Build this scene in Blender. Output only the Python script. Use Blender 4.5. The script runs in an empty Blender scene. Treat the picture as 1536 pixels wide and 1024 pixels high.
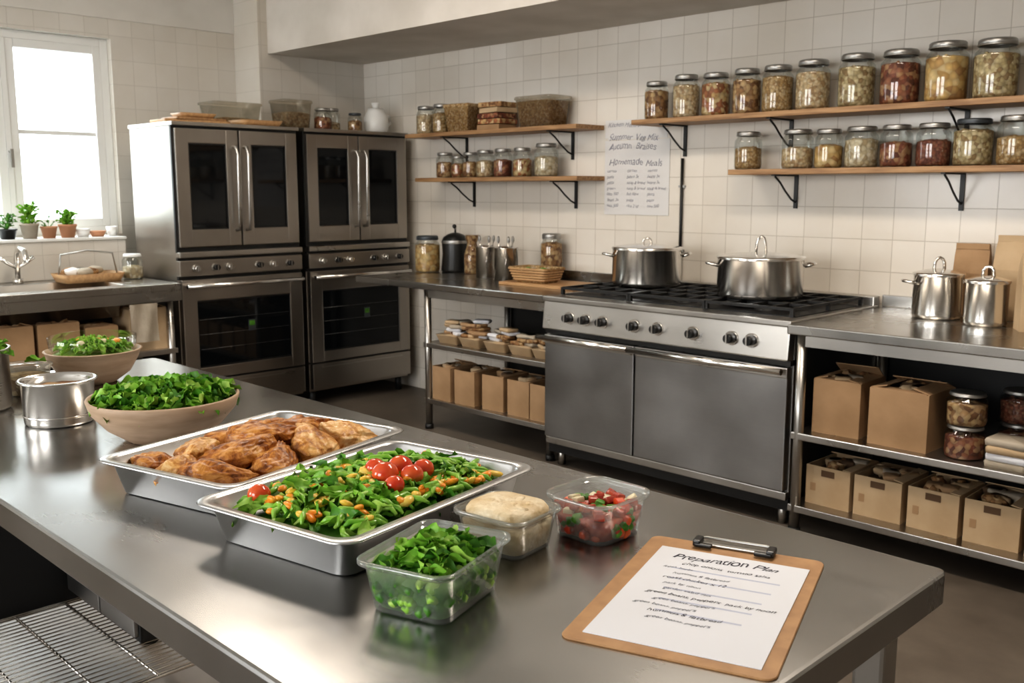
import bpy, bmesh, math, random
from mathutils import Vector, Matrix, noise, Euler
random.seed(7)
pi=math.pi
sc=bpy.context.scene

# ---------------------------------------------------------------- materials
def nt_new(name):
    m=bpy.data.materials.new(name); m.use_nodes=True
    nt=m.node_tree; p=nt.nodes['Principled BSDF']; return m,nt,p
def N(nt,t,**kw):
    n=nt.nodes.new(t)
    for k,v in kw.items(): setattr(n,k,v)
    return n
def ramp(nt,stops,interp='LINEAR'):
    r=N(nt,'ShaderNodeValToRGB'); cr=r.color_ramp; cr.interpolation=interp
    while len(cr.elements)<len(stops): cr.elements.new(0.5)
    for e,(pos,c) in zip(cr.elements,stops):
        e.position=pos; e.color=(c[0],c[1],c[2],1)
    return r
def mat(name,col,rough=.5,metal=0,col2=None,scale=20,bump=0,bscale=None,stretch=(1,1,1),spec=.5,coat=0,bd=.005):
    m,nt,p=nt_new(name)
    p.inputs['Base Color'].default_value=(*col,1); p.inputs['Roughness'].default_value=rough
    p.inputs['Metallic'].default_value=metal; p.inputs['Specular IOR Level'].default_value=spec
    p.inputs['Coat Weight'].default_value=coat
    tc=N(nt,'ShaderNodeTexCoord'); mp=N(nt,'ShaderNodeMapping'); mp.inputs['Scale'].default_value=stretch
    nt.links.new(tc.outputs['Object'],mp.inputs[0])
    nz=N(nt,'ShaderNodeTexNoise'); nz.inputs['Scale'].default_value=scale; nz.inputs['Detail'].default_value=5
    nt.links.new(mp.outputs[0],nz.inputs['Vector'])
    if col2:
        r=ramp(nt,[(.35,col),(.65,col2)]); nt.links.new(nz.outputs['Fac'],r.inputs[0]); nt.links.new(r.outputs[0],p.inputs['Base Color'])
    if bump:
        nb=N(nt,'ShaderNodeTexNoise'); nb.inputs['Scale'].default_value=bscale or scale; nb.inputs['Detail'].default_value=4
        nt.links.new(mp.outputs[0],nb.inputs['Vector'])
        b=N(nt,'ShaderNodeBump'); b.inputs['Strength'].default_value=bump; b.inputs['Distance'].default_value=bd
        nt.links.new(nb.outputs['Fac'],b.inputs['Height']); nt.links.new(b.outputs[0],p.inputs['Normal'])
    return m
def grain(name,cols,scale=80):
    m,nt,p=nt_new(name)
    tc=N(nt,'ShaderNodeTexCoord'); v=N(nt,'ShaderNodeTexVoronoi'); v.inputs['Scale'].default_value=scale
    nt.links.new(tc.outputs['Object'],v.inputs['Vector'])
    s=N(nt,'ShaderNodeSeparateColor'); nt.links.new(v.outputs['Color'],s.inputs[0])
    n=len(cols); r=ramp(nt,[(i/n,c) for i,c in enumerate(cols)],'CONSTANT'); nt.links.new(s.outputs[0],r.inputs[0])
    mr=N(nt,'ShaderNodeMapRange'); mr.inputs['From Max'].default_value=.9; mr.inputs['To Min'].default_value=1; mr.inputs['To Max'].default_value=.35
    nt.links.new(v.outputs['Distance'],mr.inputs['Value'])
    mx=N(nt,'ShaderNodeMix',data_type='RGBA',blend_type='MULTIPLY'); mx.inputs['Factor'].default_value=.7
    nt.links.new(r.outputs[0],mx.inputs['A']); nt.links.new(mr.outputs[0],mx.inputs['B'])
    nt.links.new(mx.outputs['Result'],p.inputs['Base Color']); p.inputs['Roughness'].default_value=.75
    b=N(nt,'ShaderNodeBump',invert=True); b.inputs['Strength'].default_value=.8; b.inputs['Distance'].default_value=.004
    nt.links.new(v.outputs['Distance'],b.inputs['Height']); nt.links.new(b.outputs[0],p.inputs['Normal'])
    return m
def thin_glass(name,tint=(.96,.98,.97),milk=0.0,refl=.06,rough=.03,rmax=.6):
    m=bpy.data.materials.new(name); m.use_nodes=True; nt=m.node_tree; nt.nodes.clear()
    o=N(nt,'ShaderNodeOutputMaterial'); t=N(nt,'ShaderNodeBsdfTransparent'); t.inputs[0].default_value=(*tint,1)
    g=N(nt,'ShaderNodeBsdfGlossy'); g.inputs['Roughness'].default_value=rough
    lw=N(nt,'ShaderNodeLayerWeight'); lw.inputs[0].default_value=.35
    mr=N(nt,'ShaderNodeMapRange'); mr.inputs['To Min'].default_value=refl; mr.inputs['To Max'].default_value=rmax
    nt.links.new(lw.outputs['Fresnel'],mr.inputs['Value'])
    mx=N(nt,'ShaderNodeMixShader'); nt.links.new(mr.outputs[0],mx.inputs[0]); nt.links.new(g.outputs[0],mx.inputs[2])
    base=t
    if milk:
        d=N(nt,'ShaderNodeBsdfDiffuse'); d.inputs[0].default_value=(.85,.88,.86,1)
        tl=N(nt,'ShaderNodeBsdfTranslucent'); tl.inputs[0].default_value=(.85,.88,.86,1)
        a=N(nt,'ShaderNodeMixShader'); a.inputs[0].default_value=.5; nt.links.new(d.outputs[0],a.inputs[1]); nt.links.new(tl.outputs[0],a.inputs[2])
        b=N(nt,'ShaderNodeMixShader'); b.inputs[0].default_value=milk; nt.links.new(t.outputs[0],b.inputs[1]); nt.links.new(a.outputs[0],b.inputs[2]); base=b
    nt.links.new(base.outputs[0],mx.inputs[1]); nt.links.new(mx.outputs[0],o.inputs[0]); return m
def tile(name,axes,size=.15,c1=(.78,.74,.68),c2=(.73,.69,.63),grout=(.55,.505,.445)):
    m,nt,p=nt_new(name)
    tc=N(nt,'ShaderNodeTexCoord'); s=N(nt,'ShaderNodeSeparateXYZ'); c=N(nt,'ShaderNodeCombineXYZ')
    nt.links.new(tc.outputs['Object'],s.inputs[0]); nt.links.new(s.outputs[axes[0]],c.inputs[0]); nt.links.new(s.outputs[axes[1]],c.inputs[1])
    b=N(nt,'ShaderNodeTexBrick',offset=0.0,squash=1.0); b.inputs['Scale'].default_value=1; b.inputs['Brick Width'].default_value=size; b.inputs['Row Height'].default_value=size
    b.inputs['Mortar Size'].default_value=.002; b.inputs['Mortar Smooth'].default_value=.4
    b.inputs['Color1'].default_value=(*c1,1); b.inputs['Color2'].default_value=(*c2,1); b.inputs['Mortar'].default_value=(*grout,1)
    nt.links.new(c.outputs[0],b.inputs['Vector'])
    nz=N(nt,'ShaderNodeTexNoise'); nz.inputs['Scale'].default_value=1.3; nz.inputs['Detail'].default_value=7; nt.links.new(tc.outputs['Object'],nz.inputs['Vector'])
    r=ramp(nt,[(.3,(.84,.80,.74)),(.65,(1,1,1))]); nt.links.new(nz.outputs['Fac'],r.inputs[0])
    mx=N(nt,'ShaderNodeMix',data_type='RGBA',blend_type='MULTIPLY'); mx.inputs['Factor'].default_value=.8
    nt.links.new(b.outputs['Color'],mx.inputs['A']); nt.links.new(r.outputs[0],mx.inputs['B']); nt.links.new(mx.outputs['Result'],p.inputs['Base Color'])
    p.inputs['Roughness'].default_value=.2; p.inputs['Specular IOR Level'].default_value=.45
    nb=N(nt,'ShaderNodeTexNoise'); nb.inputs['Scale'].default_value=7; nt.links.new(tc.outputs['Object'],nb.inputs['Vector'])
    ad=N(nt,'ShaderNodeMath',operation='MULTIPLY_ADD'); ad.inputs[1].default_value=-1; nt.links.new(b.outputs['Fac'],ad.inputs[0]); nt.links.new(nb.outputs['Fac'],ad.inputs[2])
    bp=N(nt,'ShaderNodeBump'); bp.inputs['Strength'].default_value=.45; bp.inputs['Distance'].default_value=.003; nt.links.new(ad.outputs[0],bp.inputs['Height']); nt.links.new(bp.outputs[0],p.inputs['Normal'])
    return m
def steel(name,col=(.56,.55,.53),rough=.3,stretch=(1,1,40),rv=.05,streak=.12,cvar=.10):
    m,nt,p=nt_new(name)
    p.inputs['Metallic'].default_value=1
    tc=N(nt,'ShaderNodeTexCoord'); mp=N(nt,'ShaderNodeMapping'); mp.inputs['Scale'].default_value=stretch
    nt.links.new(tc.outputs['Object'],mp.inputs[0])
    n1=N(nt,'ShaderNodeTexNoise'); n1.inputs['Scale'].default_value=14; n1.inputs['Detail'].default_value=6; nt.links.new(mp.outputs[0],n1.inputs['Vector'])
    n2=N(nt,'ShaderNodeTexNoise'); n2.inputs['Scale'].default_value=2.6; n2.inputs['Detail'].default_value=7; n2.inputs['Roughness'].default_value=.5; nt.links.new(tc.outputs['Object'],n2.inputs['Vector'])
    a=N(nt,'ShaderNodeMath',operation='MULTIPLY_ADD'); a.inputs[1].default_value=streak; nt.links.new(n1.outputs['Fac'],a.inputs[0]); nt.links.new(n2.outputs['Fac'],a.inputs[2])
    lo=.30+streak*.5; hi=.70+streak*.5
    mr=N(nt,'ShaderNodeMapRange'); mr.inputs['From Min'].default_value=lo; mr.inputs['From Max'].default_value=hi
    mr.inputs['To Min'].default_value=rough-rv; mr.inputs['To Max'].default_value=rough+rv*1.6
    nt.links.new(a.outputs[0],mr.inputs['Value']); nt.links.new(mr.outputs[0],p.inputs['Roughness'])
    r=ramp(nt,[(lo,tuple(x*(1-cvar) for x in col)),(hi,tuple(min(1,x*(1+cvar*.8)) for x in col))]); nt.links.new(a.outputs[0],r.inputs[0]); nt.links.new(r.outputs[0],p.inputs['Base Color'])
    b=N(nt,'ShaderNodeBump'); b.inputs['Strength'].default_value=.02; b.inputs['Distance'].default_value=.002; nt.links.new(n1.outputs['Fac'],b.inputs['Height']); nt.links.new(b.outputs[0],p.inputs['Normal'])
    return m

M={}
M['steel']=steel('brushed_steel',(.50,.48,.45))
M['steelv']=steel('brushed_steel_panel',(.40,.37,.335),.33,(40,40,1))
M['steeld']=steel('worn_steel_panel',(.36,.355,.35),.34,(1,1,30),cvar=.16)
M['table']=steel('worktop_steel',(.44,.435,.425),.21,(1,30,1),.05,.08,.09)
M['ctop']=steel('counter_steel',(.43,.415,.39),.25,(1,30,1),.04,.08,.08)
M['polish']=steel('polished_steel',(.82,.80,.77),.18,(1,1,40),.03,.05,.06)
M['pan']=steel('pan_steel',(.64,.64,.64),.28,(1,1,10),.03,.03,.05)
M['darksteel']=mat('dark_steel',(.05,.05,.05),.45,.8)
M['iron']=mat('cast_iron',(.010,.010,.010),.5,.1,bump=.2,bscale=200)
M['black']=mat('black_plastic',(.012,.012,.012),.35)
M['ovglass']=mat('oven_glass',(.005,.006,.007),.05,spec=.35)
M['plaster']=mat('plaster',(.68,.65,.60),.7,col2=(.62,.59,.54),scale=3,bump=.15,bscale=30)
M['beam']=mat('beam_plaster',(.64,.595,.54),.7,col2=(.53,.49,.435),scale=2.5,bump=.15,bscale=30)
M['ceil']=mat('ceiling_paint',(.75,.73,.69),.8)
M['tileB']=tile('tile_back',(0,2)); M['tileL']=tile('tile_left_backlit',(1,2),c1=(.69,.66,.61),c2=(.66,.63,.58),grout=(.57,.54,.49))  # left tiles darkened, the backlit wall's shade put into their colour
M['wfr']=mat('window_paint',(.76,.76,.74),.4)
M['wood']=mat('shelf_wood',(.42,.25,.12),.5,col2=(.25,.135,.06),scale=6,stretch=(1,12,12),bump=.2)
M['board']=mat('chopping_board_wood',(.50,.31,.15),.5,col2=(.36,.20,.09),scale=6,stretch=(1,10,10))
M['bowlw']=mat('bowl_wood',(.56,.41,.29),.5,col2=(.40,.28,.185),scale=7,stretch=(1,1,6),bump=.1)
M['card']=mat('cardboard',(.42,.27,.15),.85,col2=(.32,.20,.105),scale=5,bump=.15,bscale=60)
M['card2']=mat('cardboard_pale',(.55,.41,.26),.85,col2=(.45,.32,.19),scale=5,bump=.15,bscale=60)
M['cardshade']=mat('cardboard_shaded',(.12,.07,.038),.9)  # darkened cardboard, shade of the box hollow put into the colour
M['paper']=mat('paper',(.76,.77,.81),.8); M['ppost']=mat('poster_paper',(.69,.68,.67),.8)
M['ink']=mat('ink',(.03,.03,.05),.7); M['inkg']=mat('ink_grey',(.15,.16,.20),.8); M['inkl']=mat('ink_band',(.53,.56,.67),.8); M['inkp']=mat('ink_pencil',(.33,.33,.37),.8)
M['clipw']=mat('clipboard_hardboard',(.48,.27,.12),.5,col2=(.39,.21,.09),scale=30)
M['glass']=thin_glass('jar_glass',refl=.05,rmax=.4); M['win']=thin_glass('window_glass',refl=.03)
M['plast']=thin_glass('container_plastic',(.95,.97,.96),milk=.20,refl=.08,rough=.12)
M['plast2']=thin_glass('clear_tub_plastic',(.92,.88,.80),milk=.10,refl=.08,rough=.12)
M['lid']=mat('jar_lid_metal',(.40,.395,.38),.35,.9); M['lidd']=mat('jar_lid_dark',(.08,.09,.10),.4,.6)
M['white']=mat('white_ceramic',(.78,.78,.76),.3); M['lin']=mat('linen',(.48,.42,.34),.9,col2=(.36,.31,.24),scale=8,bump=.4,bscale=40)
M['terra']=mat('terracotta',(.50,.25,.14),.8); M['soil']=mat('soil',(.05,.03,.02),.9)
M['leaf']=mat('leaf_green',(.12,.33,.025),.42,col2=(.26,.51,.06),scale=45,spec=.4)
M['leafd']=mat('leaf_dark',(.042,.16,.014),.42,col2=(.11,.30,.035),scale=45,spec=.4)
M['leafl']=mat('leaf_lime',(.40,.60,.12),.45,col2=(.25,.50,.06),scale=45)
M['tom']=mat('tomato',(.60,.045,.015),.15,col2=(.68,.12,.025),scale=30,coat=.4)
M['tomf']=mat('tomato_flesh',(.55,.11,.055),.25,col2=(.34,.035,.025),scale=80,coat=.3)
M['orange']=mat('orange_pepper',(.84,.25,.015),.3,col2=(.84,.36,.03),scale=60)
M['yellow']=mat('yellow_pepper',(.84,.52,.05),.3,col2=(.80,.60,.15),scale=60)
M['bean']=mat('green_bean',(.16,.39,.03),.3,col2=(.29,.54,.07),scale=60,coat=.2)
M['onion']=mat('pale_onion',(.70,.62,.42),.4)
M['hummus']=mat('hummus',(.80,.68,.48),.5,col2=(.64,.48,.27),scale=38,bump=1,bscale=60,bd=.006)
def chicken(name,stops):
    m,nt,p=nt_new(name); tc=N(nt,'ShaderNodeTexCoord'); nz=N(nt,'ShaderNodeTexNoise'); nz.inputs['Scale'].default_value=24; nz.inputs['Detail'].default_value=10; nz.inputs['Roughness'].default_value=.72; nz.inputs['Distortion'].default_value=1.0
    nt.links.new(tc.outputs['Object'],nz.inputs['Vector'])
    r=ramp(nt,stops); nt.links.new(nz.outputs['Fac'],r.inputs[0]); nt.links.new(r.outputs[0],p.inputs['Base Color'])
    p.inputs['Roughness'].default_value=.36
    n2=N(nt,'ShaderNodeTexNoise'); n2.inputs['Scale'].default_value=60; n2.inputs['Detail'].default_value=6; nt.links.new(tc.outputs['Object'],n2.inputs['Vector'])
    b=N(nt,'ShaderNodeBump'); b.inputs['Strength'].default_value=.9; b.inputs['Distance'].default_value=.004; nt.links.new(n2.outputs['Fac'],b.inputs['Height']); nt.links.new(b.outputs[0],p.inputs['Normal']); M[name]=m
chicken('chick',[(.37,(.10,.024,.004)),(.46,(.32,.105,.018)),(.55,(.54,.235,.05)),(.69,(.72,.42,.15))])
chicken('chick2',[(.35,(.20,.06,.010)),(.45,(.48,.205,.045)),(.54,(.70,.40,.14)),(.67,(.82,.62,.35))])
m,nt,p=nt_new('concrete_floor'); tc=N(nt,'ShaderNodeTexCoord'); nz=N(nt,'ShaderNodeTexNoise'); nz.inputs['Scale'].default_value=2.2; nz.inputs['Detail'].default_value=9; nz.inputs['Roughness'].default_value=.65
nt.links.new(tc.outputs['Object'],nz.inputs['Vector']); r=ramp(nt,[(.3,(.085,.068,.052)),(.55,(.145,.12,.096)),(.75,(.20,.17,.137))]); nt.links.new(nz.outputs['Fac'],r.inputs[0]); nt.links.new(r.outputs[0],p.inputs['Base Color'])
mr=N(nt,'ShaderNodeMapRange'); mr.inputs['To Min'].default_value=.3; mr.inputs['To Max'].default_value=.65; nt.links.new(nz.outputs['Fac'],mr.inputs['Value']); nt.links.new(mr.outputs[0],p.inputs['Roughness']); M['floor']=m
G={}
G['oat']=grain('oats',[(.60,.44,.25),(.68,.52,.33),(.46,.30,.16),(.72,.59,.40)],70)
G['nut']=grain('nuts',[(.36,.19,.08),(.50,.30,.14),(.22,.10,.04),(.60,.41,.21)],48)
G['mix']=grain('dried_mix',[(.45,.17,.07),(.60,.40,.18),(.32,.12,.05),(.68,.51,.28)],50)
G['berry']=grain('dried_berries',[(.24,.07,.035),(.36,.14,.07),(.46,.26,.13),(.14,.04,.022)],50)
G['pasta']=grain('pasta',[(.68,.46,.19),(.57,.35,.13),(.74,.55,.28),(.44,.24,.09)],36)
G['seed']=grain('seeds',[(.57,.46,.26),(.46,.36,.19),(.68,.56,.35),(.32,.21,.10)],60)
G['red']=grain('red_lentils',[(.24,.07,.04),(.32,.11,.06),(.17,.05,.03),(.30,.14,.08)],90)
G['pale']=grain('pale_flakes',[(.68,.58,.41),(.60,.49,.32),(.74,.65,.49),(.48,.37,.22)],50)
G['wick']=grain('crackers',[(.54,.37,.18),(.46,.29,.12),(.60,.44,.25),(.36,.21,.08)],90)

# ---------------------------------------------------------------- builder
class B:
    def __init__(s,name): s.name=name; s.bm=bmesh.new(); s.mats=[]
    def mi(s,m):
        if isinstance(m,str): m=M.get(m) or G[m]
        if m not in s.mats: s.mats.append(m)
        return s.mats.index(m)
    def add(s,tb,m,smooth=False,fix=True):
        i=s.mi(m)
        if fix: bmesh.ops.recalc_face_normals(tb,faces=tb.faces[:])
        for f in tb.faces: f.material_index=i; f.smooth=smooth
        me=bpy.data.meshes.new('t'); tb.to_mesh(me); tb.free(); s.bm.from_mesh(me); bpy.data.meshes.remove(me)
    def box(s,c,d,m,rz=0,bev=0,rx=0,ry=0):
        tb=bmesh.new(); bmesh.ops.create_cube(tb,size=1)
        tb.transform(Matrix.Diagonal((*d,1)))
        if bev: bmesh.ops.bevel(tb,geom=tb.edges[:],offset=bev,segments=2,affect='EDGES',profile=.6)
        tb.transform(Matrix.Translation(c)@Matrix.Rotation(rz,4,'Z')@Matrix.Rotation(ry,4,'Y')@Matrix.Rotation(rx,4,'X')); s.add(tb,m)
    def bb(s,x0,x1,y0,y1,z0,z1,m,bev=0): s.box(((x0+x1)/2,(y0+y1)/2,(z0+z1)/2),(abs(x1-x0),abs(y1-y0),abs(z1-z0)),m,bev=bev)
    def cyl(s,p0,p1,r,m,r2=None,seg=20,smooth=True):
        p0=Vector(p0);p1=Vector(p1);d=p1-p0; tb=bmesh.new()
        bmesh.ops.create_cone(tb,cap_ends=True,segments=seg,radius1=r,radius2=r if r2 is None else r2,depth=d.length)
        q=Vector((0,0,1)).rotation_difference(d.normalized()).to_matrix().to_4x4()
        tb.transform(Matrix.Translation((p0+p1)/2)@q); 
        i=s.mi(m)
        bmesh.ops.recalc_face_normals(tb,faces=tb.faces[:])
        for f in tb.faces: f.material_index=i; f.smooth=smooth and len(f.verts)==4
        me=bpy.data.meshes.new('t'); tb.to_mesh(me); tb.free(); s.bm.from_mesh(me); bpy.data.meshes.remove(me)
    def lathe(s,prof,c,m,seg=32,smooth=True,jit=0,fix=True):
        tb=bmesh.new(); rings=[]
        for r,z in prof:
            if r<1e-5: rings.append([tb.verts.new((c[0],c[1],c[2]+z))])
            else: rings.append([tb.verts.new((c[0]+(r+random.uniform(-jit,jit))*math.cos(2*pi*k/seg),c[1]+(r+random.uniform(-jit,jit))*math.sin(2*pi*k/seg),c[2]+z+random.uniform(-jit,jit))) for k in range(seg)])
        for a,b in zip(rings,rings[1:]):
            for k in range(seg):
                k2=(k+1)%seg
                if len(a)==1 and len(b)==1: continue
                if len(a)==1: tb.faces.new((a[0],b[k],b[k2]))
                elif len(b)==1: tb.faces.new((a[k],a[k2],b[0]))
                else: tb.faces.new((a[k],a[k2],b[k2],b[k]))
        s.add(tb,m,smooth,fix)
    def tube(s,pts,r,m,seg=8,smooth=True,taper=None):
        pts=[Vector(p) for p in pts]; tb=bmesh.new(); rings=[]; n=len(pts)
        up=Vector((0,0,1))
        for i,p in enumerate(pts):
            d=(pts[min(i+1,n-1)]-pts[max(i-1,0)]).normalized()
            a=d.cross(up)
            if a.length<.05: a=d.cross(Vector((0,1,0)))
            a.normalize(); b=d.cross(a); rr=r*(taper[i] if taper else 1)
            rings.append([tb.verts.new(p+rr*(a*math.cos(2*pi*k/seg)+b*math.sin(2*pi*k/seg))) for k in range(seg)])
        for A,Bq in zip(rings,rings[1:]):
            for k in range(seg): tb.faces.new((A[k],A[(k+1)%seg],Bq[(k+1)%seg],Bq[k]))
        tb.faces.new(rings[0]); tb.faces.new(rings[-1]); s.add(tb,m,smooth)
    def loft(s,rings,c,m,capa=True,capb=True,n=6,smooth=True,rz=0):
        tb=bmesh.new(); R=[]
        for hx,hy,rad,z in rings:
            rad=min(rad,hx*.999,hy*.999); pts=[]
            for sx,sy,a0 in ((1,1,0),(-1,1,pi/2),(-1,-1,pi),(1,-1,3*pi/2)):
                for k in range(n+1):
                    a=a0+pi/2*k/n; pts.append((sx*(hx-rad)+rad*math.cos(a),sy*(hy-rad)+rad*math.sin(a),z))
            R.append([tb.verts.new(p) for p in pts])
        for A,Bq in zip(R,R[1:]):
            L=len(A)
            for k in range(L): tb.faces.new((A[k],A[(k+1)%L],Bq[(k+1)%L],Bq[k]))
        if capa: tb.faces.new(R[0])
        if capb: tb.faces.new(R[-1])
        tb.transform(Matrix.Translation(c)@Matrix.Rotation(rz,4,'Z')); s.add(tb,m,smooth)
    def blob(s,c,sc_,m,amp=.15,freq=2,seed=0,sub=3,rot=(0,0,0),shape=None,amp2=0):
        tb=bmesh.new(); bmesh.ops.create_icosphere(tb,subdivisions=sub,radius=1)
        for v in tb.verts:
            d=noise.noise(v.co*freq+Vector((seed*7.3,seed*3.1,seed)))*amp
            if amp2: d+=noise.noise(v.co*freq*3.2+Vector((seed*2.3,seed*5.1,seed)))*amp2
            if shape=='drop':
                k=1-.42*v.co.x-.15*v.co.x*v.co.x; v.co.y*=k; v.co.y+=.30*v.co.x*v.co.x; v.co.z*=1-.25*v.co.x
                v.co.z=math.copysign(abs(v.co.z)**.75,v.co.z)
            v.co*=(1+d)
        tb.transform(Matrix.Translation(c)@Euler(rot).to_matrix().to_4x4()@Matrix.Diagonal((*sc_,1))); s.add(tb,m,True,False)
    def leaf(s,c,rot,L,W,m,lobes=4,curl=.5,ruf=.12):
        tb=bmesh.new(); nu=9; nv=5; g=[]
        ph=random.uniform(0,6)
        for i in range(nu):
            t=i/(nu-1); w=W*(max(.02,math.sin(pi*min(1,t*.93+.07)))**.65)*(1+.28*math.sin(lobes*2*pi*t+ph))
            if t<.18: w*=.35
            row=[]
            for j in range(nv):
                q=(j/(nv-1)-.5)*2
                z=curl*L*(t*t)*-.6+abs(q)*abs(q)*W*.35+ruf*L*math.sin(9*t+ph+q*3)*abs(q)
                row.append(tb.verts.new((t*L,q*w/2,z)))
            g.append(row)
        for i in range(nu-1):
            for j in range(nv-1): tb.faces.new((g[i][j],g[i+1][j],g[i+1][j+1],g[i][j+1]))
        tb.transform(Matrix.Translation(c)@Euler(rot).to_matrix().to_4x4()); s.add(tb,m,True,False)
    def done(s,loc=(0,0,0),rz=0):
        me=bpy.data.meshes.new(s.name); s.bm.to_mesh(me); s.bm.free()
        for m in s.mats: me.materials.append(m)
        o=bpy.data.objects.new(s.name,me); sc.collection.objects.link(o); o.location=loc; o.rotation_euler=(0,0,rz)
        return o
def text(body,size,loc,rot,m,parent,name,shear=.25,align='LEFT',sp=1.0,lsp=1.0,bold=0):
    cu=bpy.data.curves.new(name,'FONT'); cu.body=body; cu.size=size; cu.shear=shear; cu.align_x=align; cu.space_character=sp; cu.space_line=lsp; cu.offset=bold
    o=bpy.data.objects.new('tmp',cu); sc.collection.objects.link(o); bpy.context.view_layer.update()
    dg=bpy.context.evaluated_depsgraph_get(); me=bpy.data.meshes.new_from_object(o.evaluated_get(dg)); bpy.data.objects.remove(o)
    # hand-written wobble of the letter outlines
    for v in me.vertices:
        q=v.co*(1.1/size)+Vector((len(body)*1.7,0,0)); q2=v.co*(.25/size)
        v.co.x+=noise.noise(q)*size*.20; v.co.y+=noise.noise(q+Vector((9,4,2)))*size*.20+noise.noise(q2)*size*.22
    me.materials.clear(); me.materials.append(M[m]); ob=bpy.data.objects.new(name,me); sc.collection.objects.link(ob)
    ob.parent=parent; ob.location=loc; ob.rotation_euler=rot; return ob

# ---------------------------------------------------------------- room
XL=-6.32; YB=4.45; YF=-2.6; XR=2.6; ZC=3.0
b=B('floor'); b.bb(XL-.2,XR+.2,YF-.2,YB+.2,-.1,0,'floor'); b.done()
b=B('ceiling'); b.bb(XL-.2,XR+.2,YF-.2,YB+.2,ZC,ZC+.1,'ceil'); b.done()
b=B('wall_back'); b.bb(XL-.2,XR+.2,YB,YB+.2,0,ZC,'tileB'); b.done()
wy0,wy1,wz0,wz1=1.15,2.71,1.15,2.38
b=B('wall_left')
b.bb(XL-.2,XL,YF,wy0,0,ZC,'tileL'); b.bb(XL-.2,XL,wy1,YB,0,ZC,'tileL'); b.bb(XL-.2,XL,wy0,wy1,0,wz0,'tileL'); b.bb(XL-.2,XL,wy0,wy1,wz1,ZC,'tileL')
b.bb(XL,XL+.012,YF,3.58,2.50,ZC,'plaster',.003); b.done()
b=B('wall_right'); b.bb(XR,XR+.2,YF,YB,0,ZC,'plaster'); b.done()
b=B('wall_front')
b.bb(XL,XR,YF-.2,YF,0,.9,'plaster'); b.bb(XL,XR,YF-.2,YF,2.6,ZC,'plaster')
for a,c in ((XL,-5.2),(-3.2,-2.2),(-.2,XR)): b.bb(a,c,YF-.2,YF,.9,2.6,'plaster')
b.done()
for k,(a,c) in enumerate(((-5.2,-3.2),(-2.2,-.2))):
    b=B('window_%d'%(k+2))
    for z in (.93,1.75,2.57): b.bb(a,c,YF-.12,YF-.06,z-.03,z+.03,'wfr')
    for x in (a+.03,(a+c)/2,c-.03): b.bb(x-.03,x+.03,YF-.12,YF-.06,.9,2.6,'wfr')
    b.done()
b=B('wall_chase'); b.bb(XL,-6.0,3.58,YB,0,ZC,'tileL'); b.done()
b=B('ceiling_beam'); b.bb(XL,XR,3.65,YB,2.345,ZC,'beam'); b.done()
b=B('window_1')
xw=XL-.10
def fr(y0,y1,z0,z1,t=.055,dx=0,d=.06):
    b.bb(xw-d/2+dx,xw+d/2+dx,y0,y0+t,z0,z1,'wfr',.004); b.bb(xw-d/2+dx,xw+d/2+dx,y1-t,y1,z0,z1,'wfr',.004)
    b.bb(xw-d/2+dx,xw+d/2+dx,y0+t,y1-t,z0,z0+t,'wfr',.004); b.bb(xw-d/2+dx,xw+d/2+dx,y0+t,y1-t,z1-t,z1,'wfr',.004)
fr(wy0,wy1,wz0,wz1,.05,0,.09)
for a,c in ((wy0+.05,2.06),(2.09,wy1-.05)):
    fr(a,c,wz0+.05,wz1-.05,.05,.02,.05)
    b.bb(xw,xw+.03,a+.05,c-.05,1.77,1.795,'wfr'); b.bb(xw+.008,xw+.012,a+.05,c-.05,wz0+.10,wz1-.10,'win')
b.bb(xw-.03,xw+.05,2.06,2.09,wz0+.05,wz1-.05,'wfr')
b.cyl((xw+.05,2.075,1.66),(xw+.09,2.075,1.66),.008,'lid'); b.box((xw+.09,2.075,1.62),(.012,.016,.11),'lid')
b.done()
b=B('windowsill_ledge'); b.bb(XL,-6.02,.6,2.6,.90,1.13,'tileL',.004); b.bb(XL,-6.0,.6,2.6,1.13,1.145,'wfr',.003); b.done()

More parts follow.
